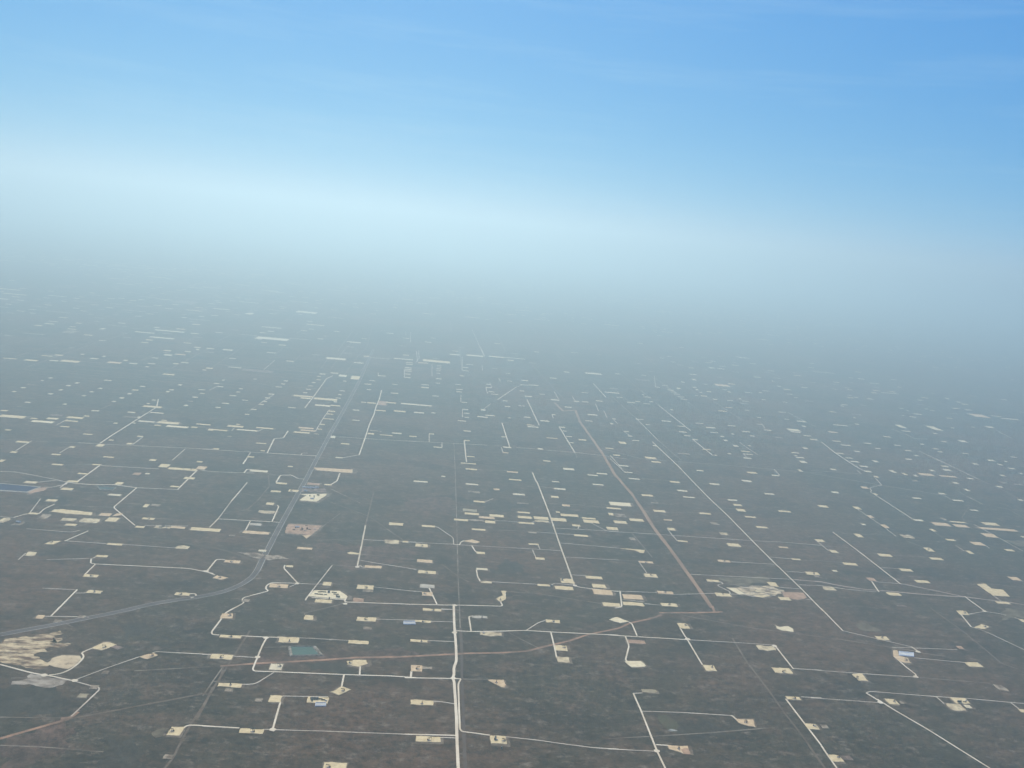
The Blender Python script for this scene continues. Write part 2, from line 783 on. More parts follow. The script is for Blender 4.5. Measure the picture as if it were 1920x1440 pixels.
w 525 803 588 812
w 215 830 258 838
y 38 850 100 862
w 255 950 330 957
c 530 888 578 898
c 555 1034 622 1042
w 865 856 908 864
w 880 950 955 960
cr 880 1000 928 1006
w 1213 712 1295 722
c 1095 750 1160 757
w 1100 766 1200 775
c 1270 865 1370 878
w 1385 770 1440 778
w 1415 804 1452 812
w 1448 854 1500 860
w 1478 908 1515 916
w 1192 962 1238 975
w 1240 1073 1305 1083
w 1308 523 1385 532
w 1515 536 1565 546
w 1590 540 1648 550
w 1715 533 1780 541
c 1560 880 1630 895
w 1640 655 1730 670
w 1620 712 1685 722
w 1585 458 1648 466
w 1790 458 1925 466
w 1615 278 1770 302
w 1320 656 1352 664
c 1800 958 1875 970
c 1870 1018 1935 1032
N 1140 640
w 75 500 132 508
w 60 290 110 296
dr 245 335 380 358
w 300 303 345 310
w 430 410 468 416
w 535 435 595 444
w 565 452 615 460
w 590 472 650 480
w 625 496 690 504
w 655 518 718 526
w 485 395 540 402
w 610 417 658 430
w 655 362 692 372
w 750 338 800 352
w 755 410 800 418
w 785 430 820 440
w 818 455 850 463
w 780 484 815 490
w 832 486 895 498
w 885 448 935 458
d 845 380 905 392
cr 950 382 1105 410
w 1030 432 1070 438
w 1072 450 1108 460
w 940 517 985 526
w 1070 530 1130 538
w 1175 514 1205 522
w 1205 535 1268 543
w 1230 457 1300 466
w 170 545 250 556
w 245 538 290 546
w 320 497 385 506
w 305 478 330 486
w 318 558 378 566
w 370 540 408 548
w 560 612 590 620
w 250 698 322 708
w 340 746 380 754
w 480 712 568 725
w 625 760 700 770
w 635 811 712 821
w 683 845 745 855
w 760 880 815 890
w 140 808 190 815
w 178 848 222 858
w 218 888 283 898
w 38 694 72 702
w 20 735 45 748
c 95 902 168 925
w 402 935 440 945
w 790 733 862 743
w 878 770 970 785
w 1078 755 1148 765
w 920 816 992 826
w 1205 808 1282 820
w 1275 847 1325 857
w 1108 830 1138 838
w 1008 852 1050 862
w 1035 886 1080 898
w 1122 934 1180 950
w 1258 936 1290 945
c 847 968 930 980
c 1195 985 1285 998
w 1215 1010 1305 1022
w 1218 1047 1293 1057
w 1075 1008 1110 1016
w 950 1022 985 1030
d 625 1005 735 1018
c 330 1038 440 1062
c 390 1080 475 1095
w 1230 618 1275 625
w 1340 682 1380 688
w 1335 742 1388 750
w 1402 795 1475 804
y 1605 785 1740 812
w 1640 812 1740 822
w 1530 632 1605 642
w 1588 698 1632 705
w 1695 716 1790 726
w 1745 760 1785 772
w 1758 845 1830 856
w 1815 878 1893 892
w 1748 955 1805 970
w 1648 998 1722 1010
w 1690 1040 1770 1054
w 1675 1025 1705 1033
w 1722 1075 1797 1096
d 1498 862 1580 870
w 1380 522 1425 528
w 1355 458 1390 466
w 1390 442 1455 450
w 1608 472 1662 480
w 1675 504 1712 510
w 1570 545 1615 550
w 1490 328 1550 335
w 1470 355 1500 362
w 900 232 965 245
w 1170 145 1275 152
dr 620 207 680 218
w 1520 400 1560 408
O 1520 640
w 200 748 335 764
cr 155 810 250 826
w 195 893 275 905
w 270 928 365 942
w 385 985 450 997
w 225 1005 305 1015
w 310 1045 382 1056
w 355 1078 435 1090
w 475 914 552 923
w 578 960 635 970
w 748 932 812 940
w 840 978 912 990
w 928 1024 980 1034
w 852 1055 915 1065
w 980 920 1025 930
w 1095 962 1155 973
w 1140 990 1190 1000
w 1168 897 1230 908
w 1318 888 1420 912
w 1362 1005 1425 1014
w 1590 1070 1668 1080
w 1798 1038 1860 1048
w 1172 1120 1245 1130
w 650 855 728 864
y 755 750 870 782
y 1030 760 1195 805
w 1095 825 1145 832
w 1255 775 1300 783
w 1445 768 1482 776
w 1560 762 1660 782
cr 1410 650 1620 690
w 1620 668 1720 680
w 1710 695 1880 704
w 1268 600 1345 608
w 1385 612 1460 624
w 630 458 800 476
w 788 598 840 606
w 855 622 890 627
w 1070 620 1125 627
w 1022 605 1060 612
w 820 667 850 672
w 885 677 955 684
w 395 740 440 750
w 380 685 412 692
w 385 500 430 508
w 330 482 370 488
w 525 372 622 384
w 420 335 490 342
w 340 325 385 332
d 0 270 225 288
w 320 432 380 440
w 190 426 245 433
w 265 578 302 586
w 1305 542 1360 552
w 1210 505 1250 525
P2 0 480
w 1110 208 1190 214
w 920 212 955 220
cr 1230 228 1290 234
dr 640 168 750 178
d 510 185 570 192
w 960 306 1085 314
d 230 278 300 290
w 370 270 400 276
w 1300 320 1350 326
w 1450 288 1475 292
"""
ROADS = """X 0 0
hwy 0 1190 33 1184 100 1171.7 158 1160 229 1146 285 1132 345 1123 380 1118 422 1109 453 1096 472 1083 482 1070 493 1047 505 1025 517 1001 534 970 547 947 563 918 578 891 594 860 601 848 619 813 636 784 655 750 674 714 700 655
trk 646 702 672 667 688 651 700 605
row 1040 755 1056 771 1079 769 1087 790 1114 828 1131 852 1153 890 1184 925 1201 950 1230 995 1252 1023 1288 1073 1310 1103 1335 1140
red 1355 1147 1338 1148 1300 1149 1236 1149
red 1240 1153 1220 1160 1182 1168 1160 1178 1101 1190 1069 1201 1040 1208 1010 1215 990 1221 940 1224 876 1225 760 1231 665 1233 615 1237 540 1241 480 1244 413 1249
red 1335 1136 1340 1148
wide 851 1134 851.5 1163 852.7 1182 854.8 1209 855.8 1240 851 1252 851.6 1265 848.5 1272 851.6 1277 853.7 1307 855.8 1348 856.9 1390 859 1440 862 1480
row2 863 1177 866 1223 866 1273 868 1327 872 1440
trk 469 1182 432 1240 403 1286 380 1325 358 1357 342 1386 325 1420 305 1445
trk 420 1248 411 1277 398 1290 386 1317 368 1350
red 0 1385 129 1348
trk 129 1348 385 1300
fnt 851 830 853 870 855 930 857 1000 859 1080 863 1177
A 0 1140
cal 0 508 270 580 400 605 460 612 660 655 
cals 660 655 800 695 912 718 640 975
red 700 935 625 990 550 992
fnt 625 992 550 990 0 982
cal 440 604 540 592 620 560 700 505 750 450 752 425 732 405 780 380 840 360
cals 660 652 720 630 960 540 1255 438
cals 1365 410 1400 392 1640 405 1900 418
fnt 100 630 240 628
fnt 0 1235 380 1250 930 1295
cals 460 70 535 -10
cals 380 72 700 78 800 86
cal 1640 1090 1670 1065 1700 1055 1760 1055 1920 1066
fnt 420 478 470 450 540 420 720 425
fnt 1210 565 1885 528
fnt 540 115 660 172
B 380 1140
cal 290 -5 200 45 170 95 80 215 85 238 150 243
cal 340 250 560 262 690 265
cals 850 268 1100 280 1320 292
cal 600 262 572 275 540 330 490 450 450 550 465 568 600 572 1280 600 1700 612 1920 628
cals 265 432 480 445
cals -5 417 75 420
cals 640 580 470 685 350 688
cal 1418 525 1412 600
cal 1272 600 1250 712
cals 1885 560 1878 625
cals 720 792 945 796 1130 800
cal 700 845 630 1090
cal 0 1062 330 1080 
cals 545 1092 630 1095 1100 1108 1920 1140
fnt 550 355 750 350
cals 1560 100 1920 110
fnt 915 60 920 45 1130 -5
fnt 190 520 90 660 0 790
fnt 90 660 330 655
C 760 1140
cal 500 640 476 680 480 800 485 950 492 1090 510 1112 600 1122 760 1145
cals 900 1158 1200 1190 1400 1220 1700 1258 1920 1270
cals 322 12 435 15
cals 225 120 435 125
cals 200 293 440 303
cal -5 628 425 635 500 638
fnt 500 638 750 645
cals 248 838 340 845 440 862
cal 0 1136 455 1147
cals 313 1165 455 1170
cal 455 205 600 212 880 208 1080 202 1300 215 1920 245
cal 592 208 572 76 610 72
cals 1270 107 1200 130 1090 200
cal 1310 220 1340 340 1362 445
cal 52 572 48 625
fnt 1200 360 1060 290 930 220
D 1140 1140
cal 0 242 150 252 710 285
cals 710 285 1310 320 1500 335
cal 1500 335 1670 550
cals 1670 545 1920 560
cal 188 128 215 140 262 250
cal 650 182 700 265 740 290
cal 715 285 850 512
cal 155 252 190 340 158 465 175 482
cals 310 765 228 768
cal 228 768 300 930 440 1285 515 1440 540 1500
cals 300 928 700 942 1115 968 
cal 1105 966 1125 975 1158 1005
cal 430 1230 545 1238
cals 0 1268 440 1290
cal 1600 818 1770 1040 1920 1235
cals 1735 800 1920 808
trk 1120 270 1240 470 1430 720 1600 960 1750 1150 1900 1370 1960 1450
fnt 640 60 1300 180 1920 260
fnt 0 1175 400 1155 950 1120 1500 1075
E 1520 1140
cal 90 0 290 205
cals 290 205 570 270 910 350
cal 905 348 980 398
fnt 180 268 700 350 960 390
cals 730 352 1000 362 1320 375
fnt 990 402 1200 435
cals 930 448 1380 490
cals 0 555 450 590 945 622
cal 945 622 950 600 870 540 755 440
fnt 945 622 1500 668 1600 675 1640 700
cal 640 850 500 765 
cals 500 765 530 750 1130 798 1390 812 1800 850 1920 860
cals 0 808 600 850 640 850
cal 600 820 740 910 1050 1090 1610 1440 1700 1500
cals 1130 798 1200 860
cals 1800 850 1890 920
cal 96 1238 150 1320 235 1440 260 1480
cal 1355 60 1445 170
cals 1445 170 1560 205 1720 280 1920 375
cals 1425 55 1565 30
cals 1565 30 1700 50 1880 100
cals 1530 0 1565 30
trk 1080 0 1400 230 1720 500 1870 550
F 0 860
cals 0 115 130 118 300 148 500 188 600 212
cal 600 212 700 225 840 235 1010 232 1230 262
cals 1230 262 1600 278
cal 1600 278 1625 250 1775 102
cal 910 52 690 210
cals 340 212 500 195
cals 600 215 540 262
cals 420 265 590 232 610 215
cal 1230 262 1020 438 1215 600
cals 1300 600 1690 605
fnt 1020 438 480 415
cal 490 410 400 450 345 500 240 495 120 530
cals 120 530 -10 518
cals 365 360 270 485
row3 0 528 120 545 500 600 750 635 1100 680 1920 800 2110 850 2320 940
cals 240 630 640 662 720 645
trk 640 625 940 545
cal 795 650 580 742
cals 600 740 960 765
cals 1100 770 1600 805
cals 165 910 230 850
fnt 180 908 420 908
cals 420 908 800 898
cal 820 905 815 940 860 948
cals 810 900 840 895 870 878
cal 860 948 1700 988 1860 1020 1920 1035
cal 860 948 760 1045
cal 1860 1015 1930 930
cals 380 1165 690 1180
cal 695 1178 460 1415
cals 680 1210 780 1208
cal 1700 1216 1755 1215 1768 1228 1745 1245 1715 1255
cals 330 1418 800 1425
fnt 570 52 820 52
cals 910 62 1430 92 
cals 1800 102 1920 118 2290 130 
fnt 1065 400 1270 408
fnt 1170 525 1560 545
G 380 860
fnt 370 130 580 135 690 150
cal 370 128 400 95 440 98
cal 395 0 362 48
trk 590 150 600 250 500 370 400 460 180 495
cal 660 215 700 148 800 148 
cals 800 148 860 180 920 185
cals 400 215 320 310
cal 320 310 260 380
cals 260 380 140 540
cal 140 540 60 620
cal 140 542 620 568 710 575
cal 625 565 685 430 670 418
cal 430 560 385 645
cal 1235 130 1210 200 1140 240
trk 1150 390 1500 520 1800 730
fnt 1150 270 1420 400
trk 1540 300 1490 500 1465 600
wide2 1465 600 1440 730 1390 975
cals 1445 728 1630 738 1920 750
fnt 990 720 1440 740
fnt 990 805 1430 860 1920 910
cals 1400 910 1560 940 1920 995
cals 1390 970 1425 960 1430 975 1460 978
fnt 1160 955 1390 975 1490 1000
fnt 975 688 1240 490
cal 40 1010 125 905 200 908
cal 0 1010 35 1015 110 1048
cal 740 960 730 985 855 1120
cals 780 1155 850 1125
cal 860 1122 620 1115 575 1140 565 1170 595 1190 370 1250 355 1270 375 1295 205 1390
cals 860 1122 1010 1130 1090 1128
cals 1165 960 960 1220
cal 990 1185 930 1260 925 1275
cal 1300 1240 1270 1290 1920 1312
cal 980 1250 1100 1258 1290 1270
fnt 905 1298 1000 1302
cals 1540 1155 1920 1195
fnt 1280 1300 920 1390
fnt 1160 1125 1240 1130
H 760 860
cals 250 605 290 615 430 710 435 770
cals 0 750 430 770 
cal 430 770 490 775 
cals 490 775 1410 828
cal 488 775 500 750 530 738
cal 600 785 630 835 660 850
cals 1215 820 1195 775
cals 1145 820 1175 890
cal 1145 125 1170 190 1190 220 1290 480 
wide2 1290 480 1400 800 1480 1020 1520 1140
cal 1520 1140 1560 1155 1680 1172 1920 1195
fnt 720 640 1050 650 1180 660
cals 1180 660 1520 685
cals 1350 625 1920 655
cals 1395 758 1920 805
cals 1435 885 1920 912
cals 1490 1045 1620 1052
cal 640 1000 650 1060 675 1105
cals 770 1108 1190 1130
cals 1300 1150 1340 1120 1420 1130 1520 1138
cal 215 1165 285 1310
cals 0 1185 150 1198
cal 0 1310 390 1318 480 1318 860 1328 875 1320 855 1285
cal 895 1250 900 1215 880 1200
cals 320 1352 435 1358
fnt 910 1195 1200 1215 1920 1330
cals 0 980 100 1000
fnt 650 98 915 108
fnt 1210 250 1330 265
fnt 1230 320 1310 330
fnt 1240 402 1620 418
cals 715 388 790 360
cals 800 555 920 562 1020 572
trk 330 950 480 1060 570 1110
cals 1560 608 1555 632
cals 1140 575 1165 560 1310 580
fnt 1640 425 1830 440
I 1140 860
cal 560 0 640 75 720 160 920 365 1080 515 1300 740 1500 940 1740 1170 1920 1355 1935 1370
cals 20 0 150 120
cals -160 575 0 655 200 665 430 680 1300 738
cals 1300 738 1560 750 1920 780
cals 530 625 580 690 625 740
fnt 0 908 270 918
cals 275 922 350 1030
cals 740 1040 1040 1055 1640 1085
trkc 1640 1085 1920 1108 2070 1140 2320 1178 2500 1190 2820 1220 3200 1245
cals 1110 928 1500 950
fnt 1200 780 1330 790
cals 1460 885 1650 902
cals 1590 1012 1770 1025
cals 1540 1158 1740 1172
cals 1720 1135 1920 1142 2150 1175 2420 1200
cals 1780 1265 1840 1270
cals 0 1188 440 1205
cals 590 1222 860 1215 970 1212 1200 1222
cal 108 1190 125 1335 60 1345
cals 130 1268 330 1290
cals 330 1305 475 1318
cals 1005 1105 1040 1125 990 1135 990 1145 1095 1195 1100 1215
fnt 1040 1125 1220 1140 1430 1145
cals 1495 95 1545 150
fnt 310 180 760 210
fnt 215 670 400 890
fnt 780 350 920 362
fnt 1010 440 1150 455
fnt 520 480 820 490
fnt 1160 1140 1560 1165
cals 1150 1165 1200 1200 1250 1230 1330 1245 1440 1222 1500 1235
cals 1290 1200 1310 1225 
cals 1200 1165 1280 1155 1310 1175
cals 1430 1180 1480 1165 1570 1200
rdew -60 -90 300 0 600 25 900 45 1220 72 1500 98 1920 130
J 1520 860
cals 300 0 350 35 
cals 350 35 440 90 490 115
cals 415 105 455 135
cals 570 160 640 238
rdew 0 105 440 135
rdew 0 130 650 240 1200 330 1270 370
cals 640 238 530 262 550 290 535 300 580 325
cal 580 325 920 545
cals 400 440 510 515 640 600 770 700
cal 200 660 460 855 810 1128 
cals 810 1128 850 1130
cals 35 725 165 832
fnt 470 850 600 860 740 870 1065 885
fnt 860 740 1010 795
cals 620 978 790 990
fnt 760 1085 930 1095
cal 550 1105 615 1200
cals 580 1108 800 1125
trkc 850 1132 1180 1200 1390 1245 1840 1300 1920 1315
cal 1385 1240 1565 1370
cals 1640 1230 1720 1285
fnt 1600 1125 1920 1162
fnt 1090 645 1210 725
cals 1305 782 1385 832
cals 1570 780 1610 805
cals 1470 592 1690 710 1910 832
trk 1430 430 1360 530 1420 590
cals 1130 0 1260 65 1520 190
fnt 1520 190 1690 262 1860 355 1960 410
fnt 1285 270 1400 335
cals 1400 335 1550 410
fnt 1550 410 1780 455 1960 560
fnt 280 672 720 690
fnt 0 775 340 800
fnt 0 910 285 935
K 0 640
fnt 430 135 620 60 840 0
cal 900 918 1000 850 1190 730 1270 680 1410 592 1425 520
fnt 320 900 700 912
cals 700 912 860 922 1920 972
fnt 0 880 140 890
cals 285 895 140 985
cals 620 955 535 1005
cals 1285 862 1190 930
cals 1665 970 1550 1070
cals 505 755 610 700
fnt 710 700 1020 725
fnt 890 612 1000 570
fnt 1470 180 1570 120
L 380 640
cals 650 170 550 255
fnt 1125 160 1065 245
cal 1170 310 1115 335 1000 495 920 598
fnt 1500 160 1420 270
cals 645 475 500 570
fnt 500 570 400 640
cals 1140 615 1080 700 1015 810
cal 770 805 725 870 645 875 580 1005
cals 0 970 580 1005
cal 580 1005 1035 1032
cals 885 1022 895 1005 945 1005
cals 430 1000 365 1105
cals 1200 858 1460 875 1920 902
cal 1610 440 1590 520 1560 590 1545 650 1500 750 1460 875 1408 1022
cals 1408 1022 1260 1048
cals 1580 280 1580 308
cals 1815 325 1815 250
cals 140 400 60 440
cals 495 810 540 790
cals 260 808 285 778
M 760 640
cal 830 525 1000 410
cals 1000 410 1050 395
cals 700 615 770 560
cal 1095 525 1205 755
cal 1385 770 1525 1000
fnt 1525 1000 1545 1045
cal 870 735 940 950
cal 530 890 550 1085
cals 215 905 215 832
cals 330 910 330 955
cals 0 895 740 935
fnt 740 935 940 948
cals 1000 955 1530 1000 1760 1025 2000 1060
row4 1130 200 1285 365 1380 470 1450 540 
cals 1340 450 1385 530
cal 1690 378 1808 505
cals 240 205 240 315
cals 512 140 512 265
cals 690 210 695 265
cals 500 485 500 545
cals 515 612 515 682
cals 760 370 780 415 725 418 740 470
cals 100 85 110 180
cals 120 85 125 150 95 190
cals 680 60 715 135
cals 1320 660 1332 690
cals 865 955 880 1000
cals 1710 560 1738 625
cals 1787 625 1818 692
cals 1500 495 1535 545
fnt 1350 70 1530 240
cals 840 330 855 360
N 1140 640
fnt 30 490 250 690
cals 250 690 450 890
fnt 450 890 660 1070
cal 400 905 660 1150
cal 455 575 745 805
cal 765 885 945 1028
cals 418 315 428 415
cals 1185 910 1345 1020
fnt 1240 650 1385 742
cals 1385 742 1415 785
cals 1620 640 1790 730
fnt 1790 730 1880 770
cals 20 1025 130 1150
cals 1215 1010 1250 1045
cals 50 705 85 740
cals 150 815 190 845
O 1520 640
cal 95 905 230 1010 345 1085
cals 345 1085 450 1150
cals 730 790 850 830 930 875 1050 880
cals 970 985 1150 1070 1320 1150
fnt 620 690 760 720 800 760
cals 1660 795 1805 870
fnt 680 350 830 365 960 375 1070 390
fnt 1050 525 1250 580
P2 0 480
cals 1770 275 1815 375
cals 1540 285 1540 325
"""
# ------------------------------------------------------------------ roads
def fillet(P, r):
    out = [P[0]]
    for a, b, c in zip(P[:-2], P[1:-1], P[2:]):
        a, b, c = map(np.array, (a, b, c)); u, v = a-b, c-b; lu, lv = np.hypot(*u), np.hypot(*v)
        if lu < 1 or lv < 1: continue
        d = min(r, lu*.45, lv*.45); p, q = b+u/lu*d, b+v/lv*d
        for s in (0, .25, .5, .75, 1): out.append(tuple((1-s)**2*p+2*s*(1-s)*b+s*s*q))
    out.append(P[-1]); return out
def strip(name, P, width, z, mat, wob=.12, th=.25, seed=0):
    Q = [P[0]]
    for a, b in zip(P[:-1], P[1:]):
        L = math.dist(a, b); n = max(1, min(60, int(L/70)))
        for k in range(1, n+1): Q.append((a[0]+(b[0]-a[0])*k/n, a[1]+(b[1]-a[1])*k/n))
    Q = [q for i, q in enumerate(Q) if i == 0 or math.dist(q, Q[i-1]) > .5]
    if len(Q) < 2: return None
    me = bpy.data.meshes.new(name); vs = []; fs = []
    for i, q in enumerate(Q):
        a, b = np.array(Q[max(0, i-1)]), np.array(Q[min(len(Q)-1, i+1)]); d = b-a; d /= np.hypot(*d)
        nn = np.array([-d[1], d[0]])
        wv = width*.5*(1+wob*noise.noise((q[0]*.008, q[1]*.008, seed*3.7)))*(1+.00)
        sh = nn*width*wob*.5*noise.noise((q[0]*.006, q[1]*.006, seed*1.3+9))
        l, r = np.array(q)+nn*wv+sh, np.array(q)-nn*wv+sh
        vs += [(l[0]+nn[0]*.6, l[1]+nn[1]*.6, .02), (l[0], l[1], z), (r[0], r[1], z), (r[0]-nn[0]*.6, r[1]-nn[1]*.6, .02)]
    for i in range(len(Q)-1):
        k = i*4
        for j in range(3): fs.append((k+j+1, k+j, k+4+j, k+5+j))
    me.from_pydata(vs, [], fs); me.update()
    o = link(name, me, mat); o['kind'] = 'structure'; return o

tile = (0, 0, 1.0); ROADPX = []
def to_px(x, y): return tile[0]+x/tile[2], tile[1]+y/tile[2]
ri = 0
for line in ROADS.strip().split('\n'):
    p = line.split()
    if p[0] in TILES: tile = (float(p[1]), float(p[2]), TILES[p[0]]); continue
    k = p[0]; v = list(map(float, p[1:])); P = [to_px(v[i], v[i+1]) for i in range(0, len(v)-1, 2)]
    W = fillet([gnd(*q) for q in P], 25 if k not in ('hwy',) else 120)
    width, z, mt = RM[k]; ri += 1; z += ri*.0004
    if k in ('cals', 'fnt', 'cal') and sum(q[1] for q in P)/len(P) < 930: width *= 1.3 if k == 'cal' else 1.5      # far roads widened in the mesh to imitate bloom of pale lines
    ROADPX.append((k, P))
    if k == 'hwy':
        strip('highway_verge', W, 36, .48, dirt('mown_verge', (.14, .115, .085), (.09, .073, .054), .3, .01, sc=(1, 1, 1)), .15)
        for s in (-1, 1):
            off = []
            for i, q in enumerate(W):
                a, b_ = np.array(W[max(0, i-1)]), np.array(W[min(len(W)-1, i+1)]); d = b_-a; d /= max(1e-6, np.hypot(*d))
                off.append((q[0]-d[1]*9.5*s, q[1]+d[0]*9.5*s))
            strip('highway', off, 8, .95, mt, .02)
            sh = [(q[0]+(q[0]-w_[0])*.62, q[1]+(q[1]-w_[1])*.62) for q, w_ in zip(off, W)]
            strip('highway_shoulder_strip', sh, 2.6, .80, dirt('gravel_shoulder', (.40, .34, .26), (.27, .23, .17), .15, .01), .1)
        continue
    o = strip(NAMES[k], W, width, z, mt, .12 if k in ('cal', 'wide', 'wide2') else .3, seed=ri)
# flared junction mouths of pale caliche where side roads meet bigger roads
def blob(name, cx_, cy_, rx, ry, z, mat, seed, n=28, amp=.35, kind='structure', ang=0):
    me = bpy.data.meshes.new(name); V = []
    for i in range(n):
        a = i*math.tau/n; r = 1+amp*noise.fractal((math.cos(a)*1.6+seed, math.sin(a)*1.6, seed*.7), .8, 2.1, 4)
        x, y = rx*r*math.cos(a), ry*r*math.sin(a)
        V.append((x*math.cos(ang)-y*math.sin(ang), x*math.sin(ang)+y*math.cos(ang), z))
    V2 = [(x*1.01, y*1.01, .02) for x, y, _ in V]
    me.from_pydata(V+V2, [], [tuple(range(n))]+[((i+1) % n, i, n+i, n+(i+1) % n) for i in range(n)]); me.update()
    o = link(name, me, mat, loc=(cx_, cy_, 0))
    if kind: o['kind'] = kind
    return o
for i, (x, y) in enumerate([(499, 1196), (850, 1272), (852, 1186), (387, 1071), (1289, 1198), (1452, 1211), (1651, 1317), (83, 1266), (140, 1276), (1231, 1408), (511, 1368), (852, 1135), (1717, 1269), (1721, 1222), (483, 1232), (647, 1132), (557, 1094), (1078, 1098), (670, 1063), (1846, 1146)]):
    X, Y = gnd(x, y); blob('road_junction_surface_path', X, Y, 13, 11, .74+i*.002, RM['cal'][2], i, 16, .25)

# ------------------------------------------------------------------ bare patches of the plain
def patch(name, tl, pts, z, mat, jit=14, seed=0, step=18, kind='structure', label=None):
    global tile
    tile = tl; P = [gnd(*to_px(pts[i], pts[i+1])) for i in range(0, len(pts), 2)]
    V = ragged(P, jit, step, seed)
    me = bpy.data.meshes.new(name); n = len(V); c = np.mean(V, axis=0)
    me.from_pydata([(x-c[0], y-c[1], z) for x, y in V]+[(x-c[0]+(x-c[0])*.01, y-c[1]+(y-c[1])*.01, .02) for x, y in V], [], [tuple(range(n))]+[((i+1) % n, i, n+i, n+(i+1) % n) for i in range(n)])
    me.update(); o = link(name, me, mat, loc=(c[0], c[1], 0))
    if kind: o['kind'] = kind
    if label: o['label'] = label
    return o
def ragged(P, jit, step, seed):
    area = sum(a[0]*b[1]-b[0]*a[1] for a, b in zip(P, P[1:]+P[:1]))
    if area < 0: P = P[::-1]
    out = []
    for a, b in zip(P, P[1:]+P[:1]):
        L = math.dist(a, b); n = max(1, min(40, int(L/step))); d = ((b[0]-a[0])/max(L, .01), (b[1]-a[1])/max(L, .01))
        for k in range(n):
            x, y = a[0]+(b[0]-a[0])*k/n, a[1]+(b[1]-a[1])*k/n
            j = jit*noise.fractal((x*.021+seed, y*.021, seed*.37), .9, 2.0, 3)
            if k == 0: j *= .3
            out.append((x+d[1]*j, y-d[0]*j))
    return out
Z48 = 4.8
sand = dirt('blown_sand', (.56, .43, .24), (.13, .078, .045), .34, .020, .42, .58, (.45, 1.9, 1))
sand2 = dirt('pale_gravel_fill', (.40, .34, .25), (.17, .13, .09), .3, .018, .36, .62, (.6, 1.6, 1))
patch('sand_ground', (0, 1140, Z48), [-60, 470, 40, 275, 160, 270, 300, 262, 540, 202, 585, 225, 480, 262, 560, 290, 440, 300, 640, 322, 600, 345, 400, 372, 480, 380, 300, 420, 380, 470, 420, 530, 300, 545, 120, 505, -60, 490], .22, sand, 22, 3, 14, label='windblown pale sand stripes on the scrub')
patch('gravel_ground', (0, 1140, Z48), [425, 495, 470, 452, 560, 425, 720, 432, 740, 462, 700, 500, 610, 548, 500, 530, 440, 512], .26, dirt('gravel_plot', (.56, .43, .25), (.40, .30, .18), .2, .02), 6, 5, 14, label='hexagonal pale gravel plot beside the curving road')
patch('spoil_ground', (0, 1140, Z48), [250, 635, 280, 590, 400, 612, 560, 630, 605, 650, 560, 690, 480, 715, 380, 712, 300, 690, 100, 690, 110, 660], .24, sand2, 16, 8, 14, label='grey green spoil spread below the road junction')
patch('quarry_ground', (1140, 860, Z48), [1110, 1165, 1200, 1150, 1260, 1158, 1300, 1140, 1390, 1148, 1450, 1142, 1500, 1165, 1580, 1185, 1600, 1205, 1540, 1215, 1510, 1238, 1440, 1228, 1400, 1252, 1330, 1240, 1250, 1232, 1190, 1215, 1150, 1190], .3, dirt('quarry_floor', (.60, .47, .28), (.17, .125, .08), .2, .022, .40, .60, (.7, 1.6, 1)), 14, 9, 12, label='ragged tan quarry floor crossed by cream loops')
patch('dry_pan_ground', (1140, 1140, Z48), [455, 975, 520, 965, 590, 1000, 635, 1060, 620, 1100, 560, 1105, 500, 1070, 465, 1020], .2, dirt('pan_green', (.085, .08, .045), (.06, .055, .032), .35, .015), 8, 4, 14, label='faded olive dry pan')
patch('salt_rim_ground', (1140, 1140, Z48), [540, 1100, 560, 1090, 600, 1092, 628, 1105, 600, 1108, 560, 1110], .23, dirt('salt_rim', (.40, .40, .34), (.12, .12, .10), .35, .05), 4, 4, 8, label='white salt rim of the dry pan')
patch('green_flat_ground', (1520, 1140, Z48), [400, 150, 480, 130, 600, 180, 640, 215, 540, 210, 440, 190], .2, PADM['do'], 12, 6, 14, label='pale green flat')
# broad darker and redder tracts of the plain
TR = [((0, 1140, Z48), [900, 1300, 1000, 1180, 1180, 1170, 1300, 1300, 1250, 1440, 950, 1440], 'k'), ((0, 1140, Z48), [1050, 150, 1250, 130, 1450, 170, 1400, 240, 1200, 250], 'k'),
      ((0, 1140, Z48), [-100, 700, 500, 710, 560, 760, 520, 960, -100, 970], 'k'), ((380, 1140, Z48), [900, 500, 1280, 470, 1300, 540, 1400, 590, 950, 580], 'k'), 
      ((1140, 1140, Z48), [500, 1000, 900, 1010, 1100, 1100, 900, 1190, 640, 1130], 'k'), 
      ((0, 1140, Z48), [0, 1240, 500, 1010, 700, 1060, 560, 1300, 200, 1440, 0, 1440], 'r'), ((380, 860, Z48), [1000, 760, 1900, 800, 1920, 900, 1400, 1000, 1000, 900], 'r'), ((760, 860, Z48), [0, 360, 420, 340, 440, 460, 200, 520, 0, 480], 'r'),
      ((380, 1140, Z48), [500, 440, 1300, 400, 1900, 360, 1900, 480, 1200, 470, 480, 520], 'r'), ((760, 860, Z48), [700, 400, 900, 370, 1000, 420, 900, 480, 720, 460], 'k'),
      ((760, 860, Z48), [780, 1020, 920, 900, 1080, 960, 1060, 1020, 860, 1040], 'k'), ((960, 480, 2.0), [-100, 195, 60, 200, 300, 210, 460, 240, 640, 290, 620, 305, 480, 292, 300, 262, 100, 245, -60, 225], 'k'), ((760, 640, Z48), [850, 700, 960, 690, 970, 720, 880, 725], 'k'),
      ((0, 860, Z48), [900, 110, 1100, 80, 1180, 170, 980, 190], 'r'), ((1140, 860, Z48), [1000, 1080, 1400, 1060, 1500, 1120, 1100, 1140], 'do')]
mk, t, b = newmat('darker_scrub')  # darker mottled tone for the dark tracts
c = mix(t, noise_fac(t, .006, 7, .7, .36, .60), (.048, .044, .030), (.072, .062, .043)); c = mix(t, noise_fac(t, .020, 10, .9, .44, .60), c, (.024, .023, .016)); t.links.new(c, b.inputs['Base Color'])
mr_, t, b = newmat('redder_scrub')
